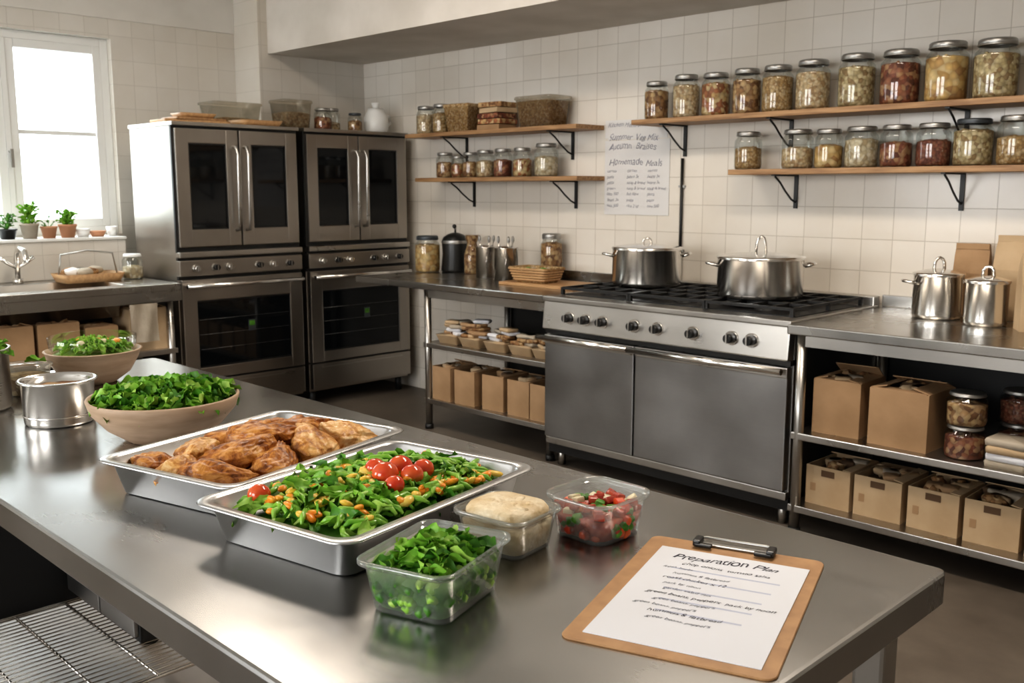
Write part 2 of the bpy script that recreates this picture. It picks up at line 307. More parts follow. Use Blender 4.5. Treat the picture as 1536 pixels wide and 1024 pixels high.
# ---------------------------------------------------------------- ovens
def oven(name,y0,y1):
    b=B(name); x0,x1=-5.965,-5.4; w=y1-y0; f=x1
    b.bb(x0,x1-.03,y0,y1,.10,1.80,'steelv',.004)
    b.bb(x0-.005,x1+.01,y0-.006,y1+.006,1.80,1.822,'steel',.003)
    for yy in (y0+.05,y1-.05):
        for xx in (x0+.06,x1-.08): b.cyl((xx,yy,0),(xx,yy,.11),.022,'darksteel')
    def panel(ya,yb,za,zb,dx,m='steelv',bev=.006): b.bb(f-.035,f+dx,ya,yb,za,zb,m,bev)
    ym=(y0+y1)/2
    panel(y0,y1,1.065,1.80,-.018,'darksteel',0)
    for (a,c) in ((y0+.012,ym-.004),(ym+.004,y1-.012)):
        zb,zt=1.095,1.785; sx=.082; sz=.105
        panel(a,a+sx,zb,zt,.006); panel(c-sx,c,zb,zt,.006); panel(a+sx-.006,c-sx+.006,zb,zb+sz,.005); panel(a+sx-.006,c-sx+.006,zt-sz+.02,zt,.005)
        b.bb(f-.03,f-.006,a+sx-.004,c-sx+.004,zb+sz-.004,zt-sz+.024,'ovglass')
        for q in ((a+sx,a+sx+.007),(c-sx-.007,c-sx)): b.bb(f-.006,f+.001,q[0],q[1],zb+sz,zt-sz+.02,'black')
        for zz in (zb+sz,zt-sz+.013): b.bb(f-.006,f+.001,a+sx,c-sx,zz,zz+.007,'black')
    for yy in (ym-.035,ym+.035):
        b.tube([(f+.0,yy,1.69),(f+.04,yy,1.685),(f+.05,yy,1.64),(f+.05,yy,1.24),(f+.04,yy,1.195),(f,yy,1.19)],.011,'steel',10)
    panel(y0,y1,1.035,1.07,.02,'steel'); panel(y0,y1,1.02,1.035,-.01,'black',0)
    panel(y0,y1,.925,1.02,.012,'steelv')
    for k,fr_ in enumerate((.12,.27,.38,.62,.74,.88)):
        yy=y0+w*fr_
        b.cyl((f+.01,yy,.972),(f+.02,yy,.972),.024,'steel'); b.cyl((f+.02,yy,.972),(f+.045,yy,.972),.017,'black' if k%2 else 'polish'); b.box((f+.047,yy,.972),(.006,.005,.03),'steel')
    panel(y0,y1,.905,.925,-.01,'black',0)
    zb,zt=.30,.905
    panel(y0+.006,y0+.10,zb,zt,.012); panel(y1-.10,y1-.006,zb,zt,.012); panel(y0+.09,y1-.09,zb,zb+.07,.011); panel(y0+.09,y1-.09,zt-.13,zt,.011)
    b.bb(f-.03,f+.003,y0+.095,y1-.095,zb+.065,zt-.125,'ovglass')
    b.bb(f-.002,f+.008,y0+.10,y1-.10,zb+.07,zb+.078,'black'); b.bb(f-.002,f+.008,y0+.10,y1-.10,zt-.138,zt-.13,'black')
    b.tube([(f,y0+.04,.865),(f+.05,y0+.04,.868)],.009,'steel'); b.tube([(f,y1-.04,.865),(f+.05,y1-.04,.868)],.009,'steel')
    b.cyl((f+.052,y0+.02,.868),(f+.052,y1-.02,.868),.013,'polish')
    for k in range(3):
        b.cyl((f+.003,y0+.11,.48+k*.09),(f+.003,y1-.11,.48+k*.09),.0006,'lid',seg=6)
    b.box((f+.004,y0+w*.55,.60),(.002,.05,.07),'lidd'); b.box((f+.0052,y0+w*.55,.612),(.001,.036,.03),'leafd')
    panel(y0+.006,y1-.006,.12,.29,.012); panel(y0,y1,.29,.30,-.01,'black',0)
    b.bb(f+.01,f+.016,y0+.08,y1-.08,.262,.27,'steel')
    return b.done()
oven('double_oven',2.64,3.475); oven('double_oven',3.525,4.36)

# ---------------------------------------------------------------- stove
b=B('gas_range'); x0,x1=-3.375,-1.985; yf=3.62
b.bb(x0,x1,yf+.03,4.42,.13,.88,'steeld',.004)
b.bb(x0-.005,x1+.005,yf-.02,4.42,.872,.898,'steel',.005)
b.bb(x0+.04,x1-.04,yf+.10,4.30,.898,.902,'iron')
b.box(((x0+x1)/2,yf+.005,.80),(x1-x0,.05,.145),'steel',rx=math.radians(-6),bev=.006)
b.bb(x0,x1,yf+.0,yf+.05,.705,.73,'black')
b.bb(x0,x1,yf+.03,4.38,.075,.13,'black')
b.bb(x0,x1,yf+.005,yf+.035,.125,.16,'steel',.004)
xm=-2.79
for a,c in ((x0+.006,xm-.004),(xm+.004,x1-.006)):
    b.bb(a,c,yf-.012,yf+.04,.165,.70,'steeld',.006)
    b.bb(a,c,yf-.016,yf+.0,.655,.70,'steel',.004)
    b.cyl((a-.005,yf-.065,.69),(c+.0,yf-.065,.69),.014,'polish')
    for xx in (a+.03,c-.03): b.box((xx,yf-.04,.685),(.022,.055,.018),'steel')
for xx in (-3.19,-3.085,-2.975,-2.785,-2.65,-2.454,-2.256,-2.158):
    b.cyl((xx,yf-.02,.80),(xx,yf-.03,.80),.031,'polish'); b.cyl((xx,yf-.03,.80),(xx,yf-.065,.80),.022,'black',.019); b.box((xx,yf-.066,.80),(.008,.008,.038),'steel')
for xx in (x0+.05,x1-.05):
    for yy in (yf+.08,4.33): b.cyl((xx,yy,0),(xx,yy,.09),.02,'steel')
b.bb(x0,x1,4.37,4.43,.89,.94,'steel',.006)
gw=(x1-x0-.08)/3
for g in range(3):
    a=x0+.04+g*gw+.006; c=a+gw-.012; ya,yb=yf+.08,4.33; z=.938
    for xx in (a,c,(a+c)/2,a+(c-a)*.25,a+(c-a)*.75): b.bb(xx-.006,xx+.006,ya,yb,z-.012,z+.002,'iron',.002)
    for yy in (ya,yb,(ya+yb)/2,ya+(yb-ya)*.25,ya+(yb-ya)*.75): b.bb(a,c,yy-.006,yy+.006,z-.012,z+.002,'iron',.002)
    for xx in (a,c):
        for yy in (ya,(ya+yb)/2,yb): b.bb(xx-.008,xx+.008,yy-.008,yy+.008,.90,z,'iron')
    for yy in (ya+(yb-ya)*.25,ya+(yb-ya)*.75):
        b.lathe([(0,.025),(.035,.024),(.042,.016),(.055,.012),(.058,0)],((a+c)/2,yy,.90),'iron',20)
b.done()

# ---------------------------------------------------------------- counters
def counter(name,x0,x1,yf,zt,shelves,legsx,k):
    b=B(name)
    b.bb(x0,x1,yf,YB-.003,zt-.04,zt,'ctop',.005)
    for lx in legsx:
        for ly in (yf+.05,YB-.07):
            b.cyl((lx,ly,.02),(lx,ly,zt-.04),.021,'steel'); b.cyl((lx,ly,0),(lx,ly,.03),.026,'darksteel')
    for z in shelves:
        b.bb(min(legsx)-.025,max(legsx)+.025,yf+.03,YB-.05,z-.03,z,'steel',.004)
    b.bb(min(legsx),max(legsx),YB-.04,YB-.03,.1,zt-.04,'darksteel')  # dark sheet added to deepen the shade behind the shelves
    b.bb(min(legsx),max(legsx),yf+.04,yf+.06,zt-.09,zt-.04,'steel')
    b.done()
    b=B('trim_%d'%k); b.bb(x0,x1,YB-.018,YB-.001,zt,zt+.055,'ctop',.003); b.done()
counter('prep_counter',-5.07,-3.385,3.66,.89,(.53,.19),(-4.42,-3.42),1)
counter('prep_counter',-1.975,.6,3.56,.89,(.44,.13),(-1.93,-.55,.55),2)

# ---------------------------------------------------------------- wall shelves
def shelf(name,x0,x1,z,brs,d=.25):
    b=B(name); b.bb(x0,x1,YB-d,YB-.002,z-.026,z,'wood',.003)
    for x in brs:
        b.bb(x-.010,x+.010,YB-.009,YB-.001,z-.19,z-.026,'darksteel'); b.bb(x-.010,x+.010,YB-d+.02,YB-.002,z-.033,z-.026,'darksteel')
        b.tube([(x,YB-.008,z-.16),(x,YB-.05,z-.145),(x,YB-.11,z-.105),(x,YB-.16,z-.065),(x,YB-d+.04,z-.036)],.005,'darksteel',6)
    return b.done()
shelf('wall_shelf',-5.22,-3.69,1.80,(-4.87,-3.93)); shelf('wall_shelf',-5.12,-3.68,1.51,(-4.80,-3.90))
shelf('wall_shelf',-3.30,.3,1.80,(-3.12,-2.49,-1.65,-.8)); shelf('wall_shelf',-2.69,.3,1.53,(-2.45,-1.65,-.8))
b=B('conduit_pipe'); b.cyl((-3.13,YB-.012,.95),(-3.13,YB-.012,1.60),.008,'darksteel',seg=10)
for z in (1.1,1.45): b.box((-3.13,YB-.008,z),(.04,.014,.012),'lid')
b.done()

# ---------------------------------------------------------------- jars
def jar(x,y,z,d,h,cont,fill=.72,lid='lid',name='glass_jar'):
    b=B(name); r=d/2; hl=h*.13
    hg=h-hl*.7
    prof=[(0,.001),(r*.86,.001),(r*.97,.008),(r,.02),(r,hg*.78),(r*.96,hg*.86),(r*.80,hg*.93),(r*.78,hg)]
    b.lathe(prof,(0,0,0),'glass',28)
    fz=hg*fill; ri=r*.955
    b.lathe([(0,.005),(ri*.95,.005),(ri,.02),(ri,fz),(ri*.93,fz+.003),(ri*.5,fz+.010),(0,fz+.012)],(0,0,0),cont,24,jit=.0015)
    for k in range(10):
        a=random.uniform(0,2*pi); q=random.uniform(0,.75)*ri
        b.blob((q*math.cos(a),q*math.sin(a),fz+.008),(.010,.008,.006),cont,.2,2,k,1)
    rl=r*.86
    b.lathe([(0,hg-hl*.15+hl*.85),(rl*.92,hg-hl*.15+hl*.85),(rl,hg+hl*.5),(rl,hg-hl*.15),(rl*.97,hg-hl*.18)],(0,0,0),lid,28)
    b.lathe([(rl*1.0,0),(rl*1.04,.003),(rl*1.0,.006)],(0,0,hg-hl*.15),lid,28)
    return b.done((x,y,z),random.uniform(0,6))
UR=[(-3.22,.13,.20,'nut'),(-3.03,.14,.22,'oat'),(-2.85,.145,.215,'mix'),(-2.67,.14,.22,'nut'),(-2.50,.15,.222,'wick'),(-2.315,.16,.23,'oat'),(-2.10,.165,.237,'seed'),(-1.90,.17,.235,'berry'),(-1.70,.175,.248,'pasta'),(-1.50,.175,.24,'seed'),(-1.28,.175,.24,'oat'),(-1.06,.175,.24,'mix')]
for x,d,h,c in UR: jar(x,4.315,1.80,d,h,c,.80)
LR=[(-2.65,.135,.185,'wick',.6),(-2.38,.15,.185,'oat',.55),(-2.22,.13,.18,'pasta',.6),(-2.06,.15,.185,'pale',.72),(-1.90,.14,.185,'berry',.6),(-1.735,.145,.185,'red',.62),(-1.57,.16,.195,'seed',.8),(-1.40,.15,.20,'wick',.6),(-1.2,.15,.19,'nut',.7)]
for i,(x,d,h,c,fl) in enumerate(LR): jar(x,4.315,1.53,d,h,c,fl,lid='lidd' if i==6 else 'lid')
jar(-5.14,4.32,1.80,.13,.185,'oat'); jar(-4.98,4.32,1.80,.125,.19,'wick')
for (x,d,h,c) in ((-4.95,.12,.165,'nut'),(-4.82,.09,.14,'mix'),(-4.70,.11,.16,'nut'),(-4.56,.12,.17,'oat'),(-4.40,.12,.175,'berry'),(-4.23,.12,.175,'mix'),(-4.03,.145,.195,'pale')): jar(x,4.32,1.51,d,h,c,.62)
b=B('biscuit_box'); b.loft([(.085,.08,.008,0),(.105,.095,.008,.15),(.11,.10,.008,.152),(.11,.10,.008,.172),(.10,.09,.008,.176)],(0,0,0),'wick'); b.done((-4.755,4.33,1.80),.1)
b=B('stacked_boxes')
for k in range(5): b.box((random.uniform(-.01,.01),0,.018+k*.034),(.19,.16,.030),['card','mix','berry','card2','nut'][k],rz=random.uniform(-.15,.15),bev=.003)
b.done((-4.46,4.33,1.80))
def tub(name,loc,hx,hy,h,cont,fill=.7,rz=0,m='plast2'):
    b=B(name); b.loft([(hx*.86,hy*.86,.03,0),(hx,hy,.035,h*.9),(hx*1.05,hy*1.05,.035,h*.9),(hx*1.05,hy*1.05,.035,h*.97),(hx*.98,hy*.98,.03,h)],(0,0,0),m)
    b.loft([(hx*.82,hy*.82,.03,.005),(hx*.84+hx*.12*fill,hy*.84+hy*.12*fill,.03,h*fill),(hx*.5,hy*.5,.02,h*fill+.010)],(0,0,0),cont); return b.done(loc,rz)
tub('storage_tub',(-4.06,4.32,1.80),.15,.10,.18,'wick',.82)

# on top of ovens
b=B('cutting_boards'); b.box((0,0,.010),(.20,.42,.02),'board',bev=.004); b.box((.01,.02,.028),(.17,.34,.014),'wood',rz=.1,bev=.004); b.loft([(.07,.10,.03,.036),(.085,.12,.03,.062),(.08,.115,.03,.062),(.065,.095,.03,.04)],(0,.02,0),'board'); b.done((-5.60,2.86,1.822))
tub('plastic_tub',(-5.80,3.24,1.822),.11,.17,.16,'wick',.35)
tub('plastic_tub',(-5.66,3.60,1.822),.10,.11,.19,'oat',.55)
b=B('wooden_tray'); b.loft([(.08,.13,.03,0),(.095,.15,.03,.035),(.088,.143,.03,.035),(.075,.125,.03,.008)],(0,0,0),'board'); b.done((-5.53,3.26,1.822))
jar(-5.62,3.82,1.822,.12,.15,'berry',.6); jar(-5.7,3.95,1.822,.11,.16,'oat',.4); jar(-5.6,4.07,1.822,.10,.13,'nut',.6,'lidd')
b=B('ceramic_pitcher'); b.lathe([(0,0),(.07,0),(.085,.03),(.085,.11),(.06,.15),(.055,.17),(.045,.165),(.05,.14),(.07,.1),(.0,.02)],(0,0,0),'white'); b.tube([(0,.07,.13),(0,.12,.12),(0,.13,.08),(0,.08,.04)],.010,'white'); b.cyl((0,0,.16),(0,0,.21),.02,'white',.03); b.done((-5.6,4.25,1.822))

# ---------------------------------------------------------------- pots
def pot(name,loc,r,h,lid=True,rz=0,knob=.06,mt='polish',handles=True):
    b=B(name)
    b.lathe([(0,0),(r*.93,0),(r*.99,.008),(r,.02),(r,h-.006),(r+.006,h),(r-.003,h),(r-.005,h-.01),(r-.006,.02),(0,.012)],(0,0,0),mt,48)
    if handles:
        for s in (-1,1):
            b.tube([(s*r*.995,-.035,h*.80),(s*(r+.03),-.035,h*.84),(s*(r+.045),-.02,h*.86),(s*(r+.05),0,h*.86),(s*(r+.045),.02,h*.86),(s*(r+.03),.035,h*.84),(s*r*.995,.035,h*.80)],.007,mt)
    if lid:
        b.lathe([(r+.004,h+.001),(r+.004,h+.007),(r*.95,h+.010),(r*.6,h+.019),(r*.2,h+.025),(0,h+.027)],(0,0,0),mt,48)
        k=knob
        b.tube([(-.022,0,h+.022),(-.020,0,h+.022+k*.6),(-.012,0,h+.022+k*.9),(0,0,h+.022+k),(.012,0,h+.022+k*.9),(.020,0,h+.022+k*.6),(.022,0,h+.022)],.0065,mt,10)
    return b.done(loc,rz)
pot('stock_pot',(-3.07,4.06,.942),.178,.19,True,math.radians(45),knob=.03)
pot('stock_pot',(-2.36,3.985,.942),.195,.180,True,math.radians(38),knob=.075)
pot('saucepan',(-1.63,4.20,.89),.10,.185,True,math.radians(45),knob=.05)
pot('saucepan',(-1.40,4.11,.89),.082,.175,True,0,knob=.04,handles=False)
def bag(name,loc,w,d,h,rz=0,m='card'):
    b=B(name); tb=bmesh.new()
    z=[0,h*.6,h*.85,h]; ws=[(w/2,d/2),(w/2,d/2),(w/2,d*.25),(w/2*.95,.008)]
    rings=[]
    for zz,(a,c) in zip(z,ws): rings.append([tb.verts.new(p) for p in ((-a,-c,zz),(0,-c*1.02-.004*(zz>0),zz),(a,-c,zz),(a*.98,0,zz),(a,c,zz),(0,c,zz),(-a,c,zz),(-a*.98,0,zz))])
    for A,C in zip(rings,rings[1:]):
        for k in range(8): tb.faces.new((A[k],A[(k+1)%8],C[(k+1)%8],C[k]))
    tb.faces.new(rings[0]); tb.faces.new(rings[-1]); b.add(tb,m)
    b.box((0,-.012,h*.97),(w*.96,.012,h*.08),m,bev=.002); return b.done(loc,rz)
bag('paper_bag',(-1.56,4.38,.89),.14,.07,.31,.1); bag('paper_bag',(-1.38,4.36,.89),.15,.09,.35,-.1,'card2'); bag('paper_bag',(-1.22,4.30,.89),.15,.11,.37,.3); bag('paper_bag',(-1.20,4.08,.89),.14,.11,.30,.5,'card2')
bag('paper_bag',(-.9,4.3,.89),.16,.12,.3,.1)

# left counter items
LZ=.89
jar(-5.0,4.20,LZ,.17,.24,'pasta',.8,'lidd',name='preserving_jar')
b=B('coffee_grinder'); b.lathe([(0,0),(.09,0),(.095,.02),(.085,.12),(.09,.20),(.08,.23),(.05,.25),(.02,.26),(0,.262)],(0,0,0),'black'); b.tube([(0,0,.26),(0,0,.29),(.07,0,.295)],.008,'lid'); b.blob((.07,0,.305),(.014,.014,.014),'black',0); b.lathe([(.091,.19),(.094,.2),(.091,.21)],(0,0,0),'lid'); b.done((-4.86,4.325,LZ),-.8)
b=B('glass_bottle'); b.lathe([(0,0),(.045,0),(.05,.01),(.05,.13),(.035,.17),(.03,.2),(.042,.235),(.04,.25),(0,.25)],(0,0,0),'nut',24); b.lathe([(0,0),(.049,0),(.054,.01),(.054,.13),(.039,.17),(.034,.2),(.046,.235),(.046,.252)],(0,0,0),'glass',24); b.done((-4.67,4.30,LZ))
def canister(loc,r,h,tools=True):
    b=B('utensil_canister'); b.lathe([(0,0),(r,0),(r,h),(r+.004,h+.003),(r-.002,h+.003),(r-.004,.01),(0,.01)],(0,0,0),'polish',32)
    b.lathe([(r*.96,h),(r*.6,h+.012),(0,h+.018)],(0,0,0),'polish',32)
    b.tube([(r,0,h*.8),(r+.035,0,h*.78),(r+.035,0,h*.4),(r,0,h*.35)],.006,'polish')
    for k,a in enumerate((.3,2.2,4.4)):
        p=(.03*math.cos(a),.03*math.sin(a),h*.5); q=(.05*math.cos(a),.05*math.sin(a),h+.05)
        b.tube([p,q],.004,'polish'); b.blob(q,(.014,.01,.022),'lid',0,1,0,2)
    return b.done(loc,-.8)
canister((-4.40,4.18,LZ),.07,.19); canister((-4.17,4.12,LZ),.072,.195)
jar(-4.01,4.35,LZ,.135,.28,'nut',.85)
b=B('chopping_board'); b.box((0,0,.009),(.55,.30,.018),'board',bev=.004); b.done((-3.76,4.08,LZ),.05)
b=B('wicker_basket'); b.loft([(.11,.07,.03,0),(.14,.09,.035,.075),(.15,.098,.035,.08),(.148,.096,.035,.088),(.13,.08,.03,.085),(.105,.065,.03,.008)],(0,0,0),'wick'); 
for k in range(5): b.loft([(.122+k*.006,.08+k*.004,.03,.012+k*.015),(.126+k*.006,.084+k*.004,.03,.018+k*.015),(.122+k*.006,.08+k*.004,.03,.024+k*.015)],(0,0,0),'board',False,False)
for k in range(8): b.blob((random.uniform(-.08,.08),random.uniform(-.045,.045),.065),(.03,.022,.018),random.choice(['leafd','nut','lin']),.2,2,k,2)
b.done((-3.84,4.04,LZ+.018),.05)

# ---------------------------------------------------------------- boxes on shelves
def carton(loc,w,d,h,rz=0,m='card',style='open',hole=False,name='cardboard_box'):
    b=B(name); t=.004
    b.bb(-w/2,w/2,-d/2,-d/2+t,0,h,m); b.bb(-w/2,w/2,d/2-t,d/2,0,h,m); b.bb(-w/2,-w/2+t,-d/2+t,d/2-t,0,h,m); b.bb(w/2-t,w/2,-d/2+t,d/2-t,0,h,m); b.bb(-w/2+t,w/2-t,-d/2+t,d/2-t,0,t,m)
    b.bb(-w/2+t,w/2-t,-d/2+t,d/2-t,t,h*.80,'cardshade')  # solid dark fill painted as the shaded hollow
    def flap(side,ang,L,mm=m):
        s=1 if side in('+x','+y') else -1
        if side[1]=='x':
            c=Vector((s*(w/2)+s*math.cos(ang)*L/2,0,h+math.sin(ang)*L/2)); b.box(c,(L,d*.92,t),mm,ry=-s*ang)
        else:
            c=Vector((0,s*(d/2)+s*math.cos(ang)*L/2,h+math.sin(ang)*L/2)); b.box(c,(w*.92,L,t),mm,rx=s*ang)
    if style=='flaps':
        flap('+y',pi-random.uniform(.3,.7),d*.30); flap('+x',pi-random.uniform(.1,.35),w*.28); flap('-x',pi-random.uniform(.15,.4),w*.28); flap('-y',pi-random.uniform(.0,.12),d*.18)
    else:
        flap('+x',pi-random.uniform(.0,.25),w*.2); flap('+y',pi-random.uniform(.0,.4),d*.25)
    for k in range(7): 
        x=random.uniform(-.28,.28)*w; y=random.uniform(-.28,.25)*d
        if k%2: b.blob((x,y,h*.95),(w*.17,d*.14,h*.12),random.choice(['card','card2','nut']),.8,2.2,k+int(abs(loc[0])*50),2)
        else: b.loft([(w*.15,d*.13,.012,0),(w*.17,d*.15,.012,h*.18),(w*.14,d*.12,.012,h*.21)],(x,y,h*.84),random.choice(['card2','card','lin','cardshade']),rz=random.uniform(0,2))
    if hole:
        b.box((0,-d/2-.0005,h*.84),(w*.30,.002,h*.16),'cardshade')  # dark patch painted as the shade in a hand hole
        b.box((-w*.33,-d/2-.0005,h*.45),(w*.12,.0015,h*.2),'card')
    return b.done(loc,rz)
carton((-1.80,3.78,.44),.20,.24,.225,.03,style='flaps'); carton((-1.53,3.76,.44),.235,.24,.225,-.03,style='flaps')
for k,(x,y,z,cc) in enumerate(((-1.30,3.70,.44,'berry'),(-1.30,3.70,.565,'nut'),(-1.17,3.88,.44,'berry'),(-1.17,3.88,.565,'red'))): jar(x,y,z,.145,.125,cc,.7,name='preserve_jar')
def stack(name,loc,w,d,n,rz=0,cols=('lin','paper','card2')):
    b=B(name)
    for k in range(n):
        b.loft([(w/2,d/2,.01,0),(w/2*1.03,d/2*1.03,.01,.018),(w/2*.96,d/2*.96,.01,.026)],(random.uniform(-.006,.006),random.uniform(-.006,.006),k*.0265),cols[k%len(cols)],rz=random.uniform(-.1,.1))
    return b.done(loc,rz)
stack('paper_packets',(-1.13,3.68,.44),.14,.12,4); stack('paper_packets',(-1.00,3.84,.44),.13,.18,7); stack('paper_packets',(-.84,3.76,.44),.12,.2,6)
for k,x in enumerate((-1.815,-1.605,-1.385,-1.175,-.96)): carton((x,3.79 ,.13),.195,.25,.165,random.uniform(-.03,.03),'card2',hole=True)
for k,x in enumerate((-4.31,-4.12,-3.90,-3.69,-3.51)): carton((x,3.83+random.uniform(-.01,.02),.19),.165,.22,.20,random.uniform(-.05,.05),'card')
def packets(name,loc,w,n,seed):
    random.seed(seed); b=B(name)
    b.loft([(w*.40,.07,.01,0),(w*.46,.09,.012,.05),(w*.48,.092,.012,.052)],(0,0,0),'card2')
    for k in range(n):
        b.loft([(.045,.035,.01,0),(.05,.04,.01,.012),(.045,.036,.01,.02)],(random.uniform(-.3,.3)*w,random.uniform(-.03,.03),.052+.021*(k//3)),random.choice(['lin','paper','card','card2','nut']),rz=random.uniform(-.6,.6))
    return b.done(loc,random.uniform(-.05,.05))
for k,(x,n) in enumerate(((-4.29,11),(-4.09,13),(-3.88,10),(-3.68,9),(-3.50,9))): packets('food_packets',(x,3.82,.53),.19,n,k+3)
random.seed(21)

# ---------------------------------------------------------------- wall poster
def poster():
    b=B('menu_poster'); b.box((0,0,0),(.46,.002,.42),'ppost'); b.box((-.02,0.0,.275),(.42,.002,.10),'ppost'); b.box((.0,0,.24),(.42,.0022,.05),'ppost')
    o=b.done((-3.45,YB-.003,1.50))
    R=(pi/2,0,0)
    text('Kitchen Menu & Plan',.036,(-.21,-.003,.285),R,'inkp',o,'heading',.4)
    text('Summer Veg Mix\nAutumn  Braises',.050,(-.20,-.003,.21),R,'inkp',o,'title',.4)
    text('Homemade Meals',.052,(-.20,-.003,.07),R,'inkp',o,'subtitle',.4)
    for c in range(3):
        text('\n'.join(random.choice(['soup & bread','rice 2 kg','carrots','beans 3x','greens','fish stew','pasta','oats 500']) for _ in range(7)),.024,(-.21+c*.145,-.003,.03),R,'inkp',o,'column_%d'%c,lsp=1.35)
    return o
poster()

# ---------------------------------------------------------------- sink counter
b=B('sink_counter')
b.bb(-6.02,-5.30,2.33,2.60,.86,.90,'ctop',.004); b.bb(-6.02,-5.30,.60,1.60,.86,.90,'ctop',.004); b.bb(-5.42,-5.30,1.6,2.33,.86,.90,'ctop',.004); b.bb(-6.02,-5.86,1.6,2.33,.86,.90,'ctop',.004)
b.loft([(.22,.365,.05,.90),(.21,.355,.05,.895),(.20,.34,.05,.72),(.05,.05,.04,.715)],(-5.64,1.965,0),'steel',False,True)
b.bb(-5.33,-5.30,.6,2.60,.80,.86,'ctop')
for y in (.65,2.55):
    for x in (-5.36,-5.95): b.cyl((x,y,0),(x,y,.87),.02,'steel')
b.bb(-6.0,-5.34,.62,2.58,.49,.52,'steel',.003); b.bb(-6.0,-5.34,.62,2.58,.14,.17,'steel',.003); b.bb(-6.01,-5.99,.62,2.58,.1,.86,'darksteel')
b.done()
b=B('faucet'); b.cyl((0,0,0),(0,0,.03),.028,'polish'); b.tube([(0,0,0),(0,0,.13),(.02,0,.18),(.07,0,.205),(.13,0,.19),(.155,0,.15),(.155,0,.13)],.016,'polish',12); b.tube([(0,0,.09),(0,.05,.12),(.01,.09,.15)],.011,'polish'); b.tube([(0,0,.09),(0,-.05,.12),(.01,-.09,.15)],.011,'polish'); b.done((-5.92,1.92,.90))
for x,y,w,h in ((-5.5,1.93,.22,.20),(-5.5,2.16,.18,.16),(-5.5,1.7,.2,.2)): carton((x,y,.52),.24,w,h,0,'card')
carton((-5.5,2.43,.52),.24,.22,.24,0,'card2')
b=B('hanging_towel'); tb=bmesh.new(); g=[]
for i in range(10):
    g.append([tb.verts.new((-.0+.008*math.sin(j*1.1+i*.3)+.004,-.08+j*.018,-.02-i*.024)) for j in range(10)])
for i in range(9):
    for j in range(9): tb.faces.new((g[i][j],g[i+1][j],g[i+1][j+1],g[i][j+1]))
b.add(tb,'lin',True); b.done((-5.285,2.36,.82)); 
for x,y,w in ((-5.6,2.4,.25),(-5.6,2.1,.25)): carton((x,y,.17),.24,w,.22,0,'card2')
b=B('dish_rack'); b.loft([(.10,.16,.03,0),(.12,.18,.03,.05),(.115,.175,.03,.05),(.095,.155,.03,.006)],(0,0,0),'board')
for k in range(6): b.blob((random.uniform(-.06,.06),random.uniform(-.1,.1),.06),(.045,.05,.025),random.choice(['nut','lin','white','glass']),.2,2,k,2)
b.tube([(0,-.17,.04),(0,-.15,.16),(0,0,.18),(0,.15,.16),(0,.17,.04)],.005,'lid'); b.done((-5.80,2.27,.90))
jar(-5.78,2.53,.90,.12,.15,'pale',.5,'white')
def plant(loc,r,h,m,n,leafL,lm,name='potted_herb'):
    b=B(name); b.lathe([(0,0),(r*.75,0),(r,h*.85),(r*1.08,h*.85),(r*1.08,h),(r*.95,h),(r*.9,h*.85),(0,h*.85)],(0,0,0),m,20); b.lathe([(0,h*.87),(r*.9,h*.87)],(0,0,0),'soil',20)
    for k in range(n):
        a=random.uniform(0,2*pi); e=random.uniform(-1.5,-.3)
        hh=random.uniform(.0,leafL*1.8); q=random.uniform(0,r*.8)
        p=(q*math.cos(a),q*math.sin(a),h*.85+hh)
        if k%3==0: b.tube([(0,0,h*.85),p],.0015,lm,5)
        b.leaf(p,(random.uniform(-.4,.4),e,a),leafL*random.uniform(.5,.9),leafL*.45,lm,2,.5)
    return b.done(loc)
plant((-6.13,1.95,1.145),.05,.06,'black',30,.045,'leafd'); plant((-6.12,2.07,1.145),.05,.09,'lin',44,.06,'leaf'); plant((-6.12,2.18,1.145),.045,.07,'terra',10,.03,'leafd'); plant((-6.12,2.29,1.145),.05,.08,'terra',90,.045,'leaf')
b=B('sill_crockery')
for k,(y,r,h,m_) in enumerate(((0,.045,.05,'white'),(.09,.05,.035,'terra'),(.18,.035,.06,'white'))): b.lathe([(0,0),(r*.7,0),(r,h),(r*.93,h),(r*.6,.008),(0,.008)],(0,y,0),m_,20)
b.done((-6.12,2.38,1.145))

# ---------------------------------------------------------------- island table
tx0,tx1,ty0,ty1=-2.98,-.487,.515,1.36
b=B('prep_table')
b.loft([((tx1-tx0)/2-.004,(ty1-ty0)/2-.004,.012,.848),((tx1-tx0)/2,(ty1-ty0)/2,.014,.853),((tx1-tx0)/2,(ty1-ty0)/2,.014,.895),((tx1-tx0)/2-.0015,(ty1-ty0)/2-.0015,.013,.899),((tx1-tx0)/2-.006,(ty1-ty0)/2-.006,.012,.90)],((tx0+tx1)/2,(ty0+ty1)/2,0),'table',smooth=False)
for x in (tx0+.08,tx1-.05):
    for y in (ty0+.08,ty1-.11): 
        b.box((x,y,.43),(.045,.045,.85),'steel',bev=.006); b.cyl((x,y,0),(x,y,.02),.03,'black')
b.bb(tx0+.08,tx1-.05,ty1-.125,ty1-.095,.78,.85,'steel'); b.bb(tx0+.08,tx1-.05,ty0+.07,ty0+.095,.80,.85,'steel')
b.bb(-2.90,-2.42,1.02,1.22,.235,.85,'darksteel',.004); b.bb(-2.89,-2.66,1.008,1.022,.25,.78,'steeld',.004); b.bb(-2.65,-2.43,1.008,1.022,.25,.78,'steeld',.004)
b.bb(-2.935,-2.92,.60,1.24,.19,.85,'darksteel')
for i in range(27): b.cyl((-2.90+i*.024,ty0+.08,.21),(-2.90+i*.024,ty1-.11,.21),.0022,'polish',seg=6)
for y in (ty0+.08,.72,.86,1.0,1.12,ty1-.11):
    b.cyl((-2.90,y,.205),(-2.27,y,.205),.0045,'polish',seg=8)
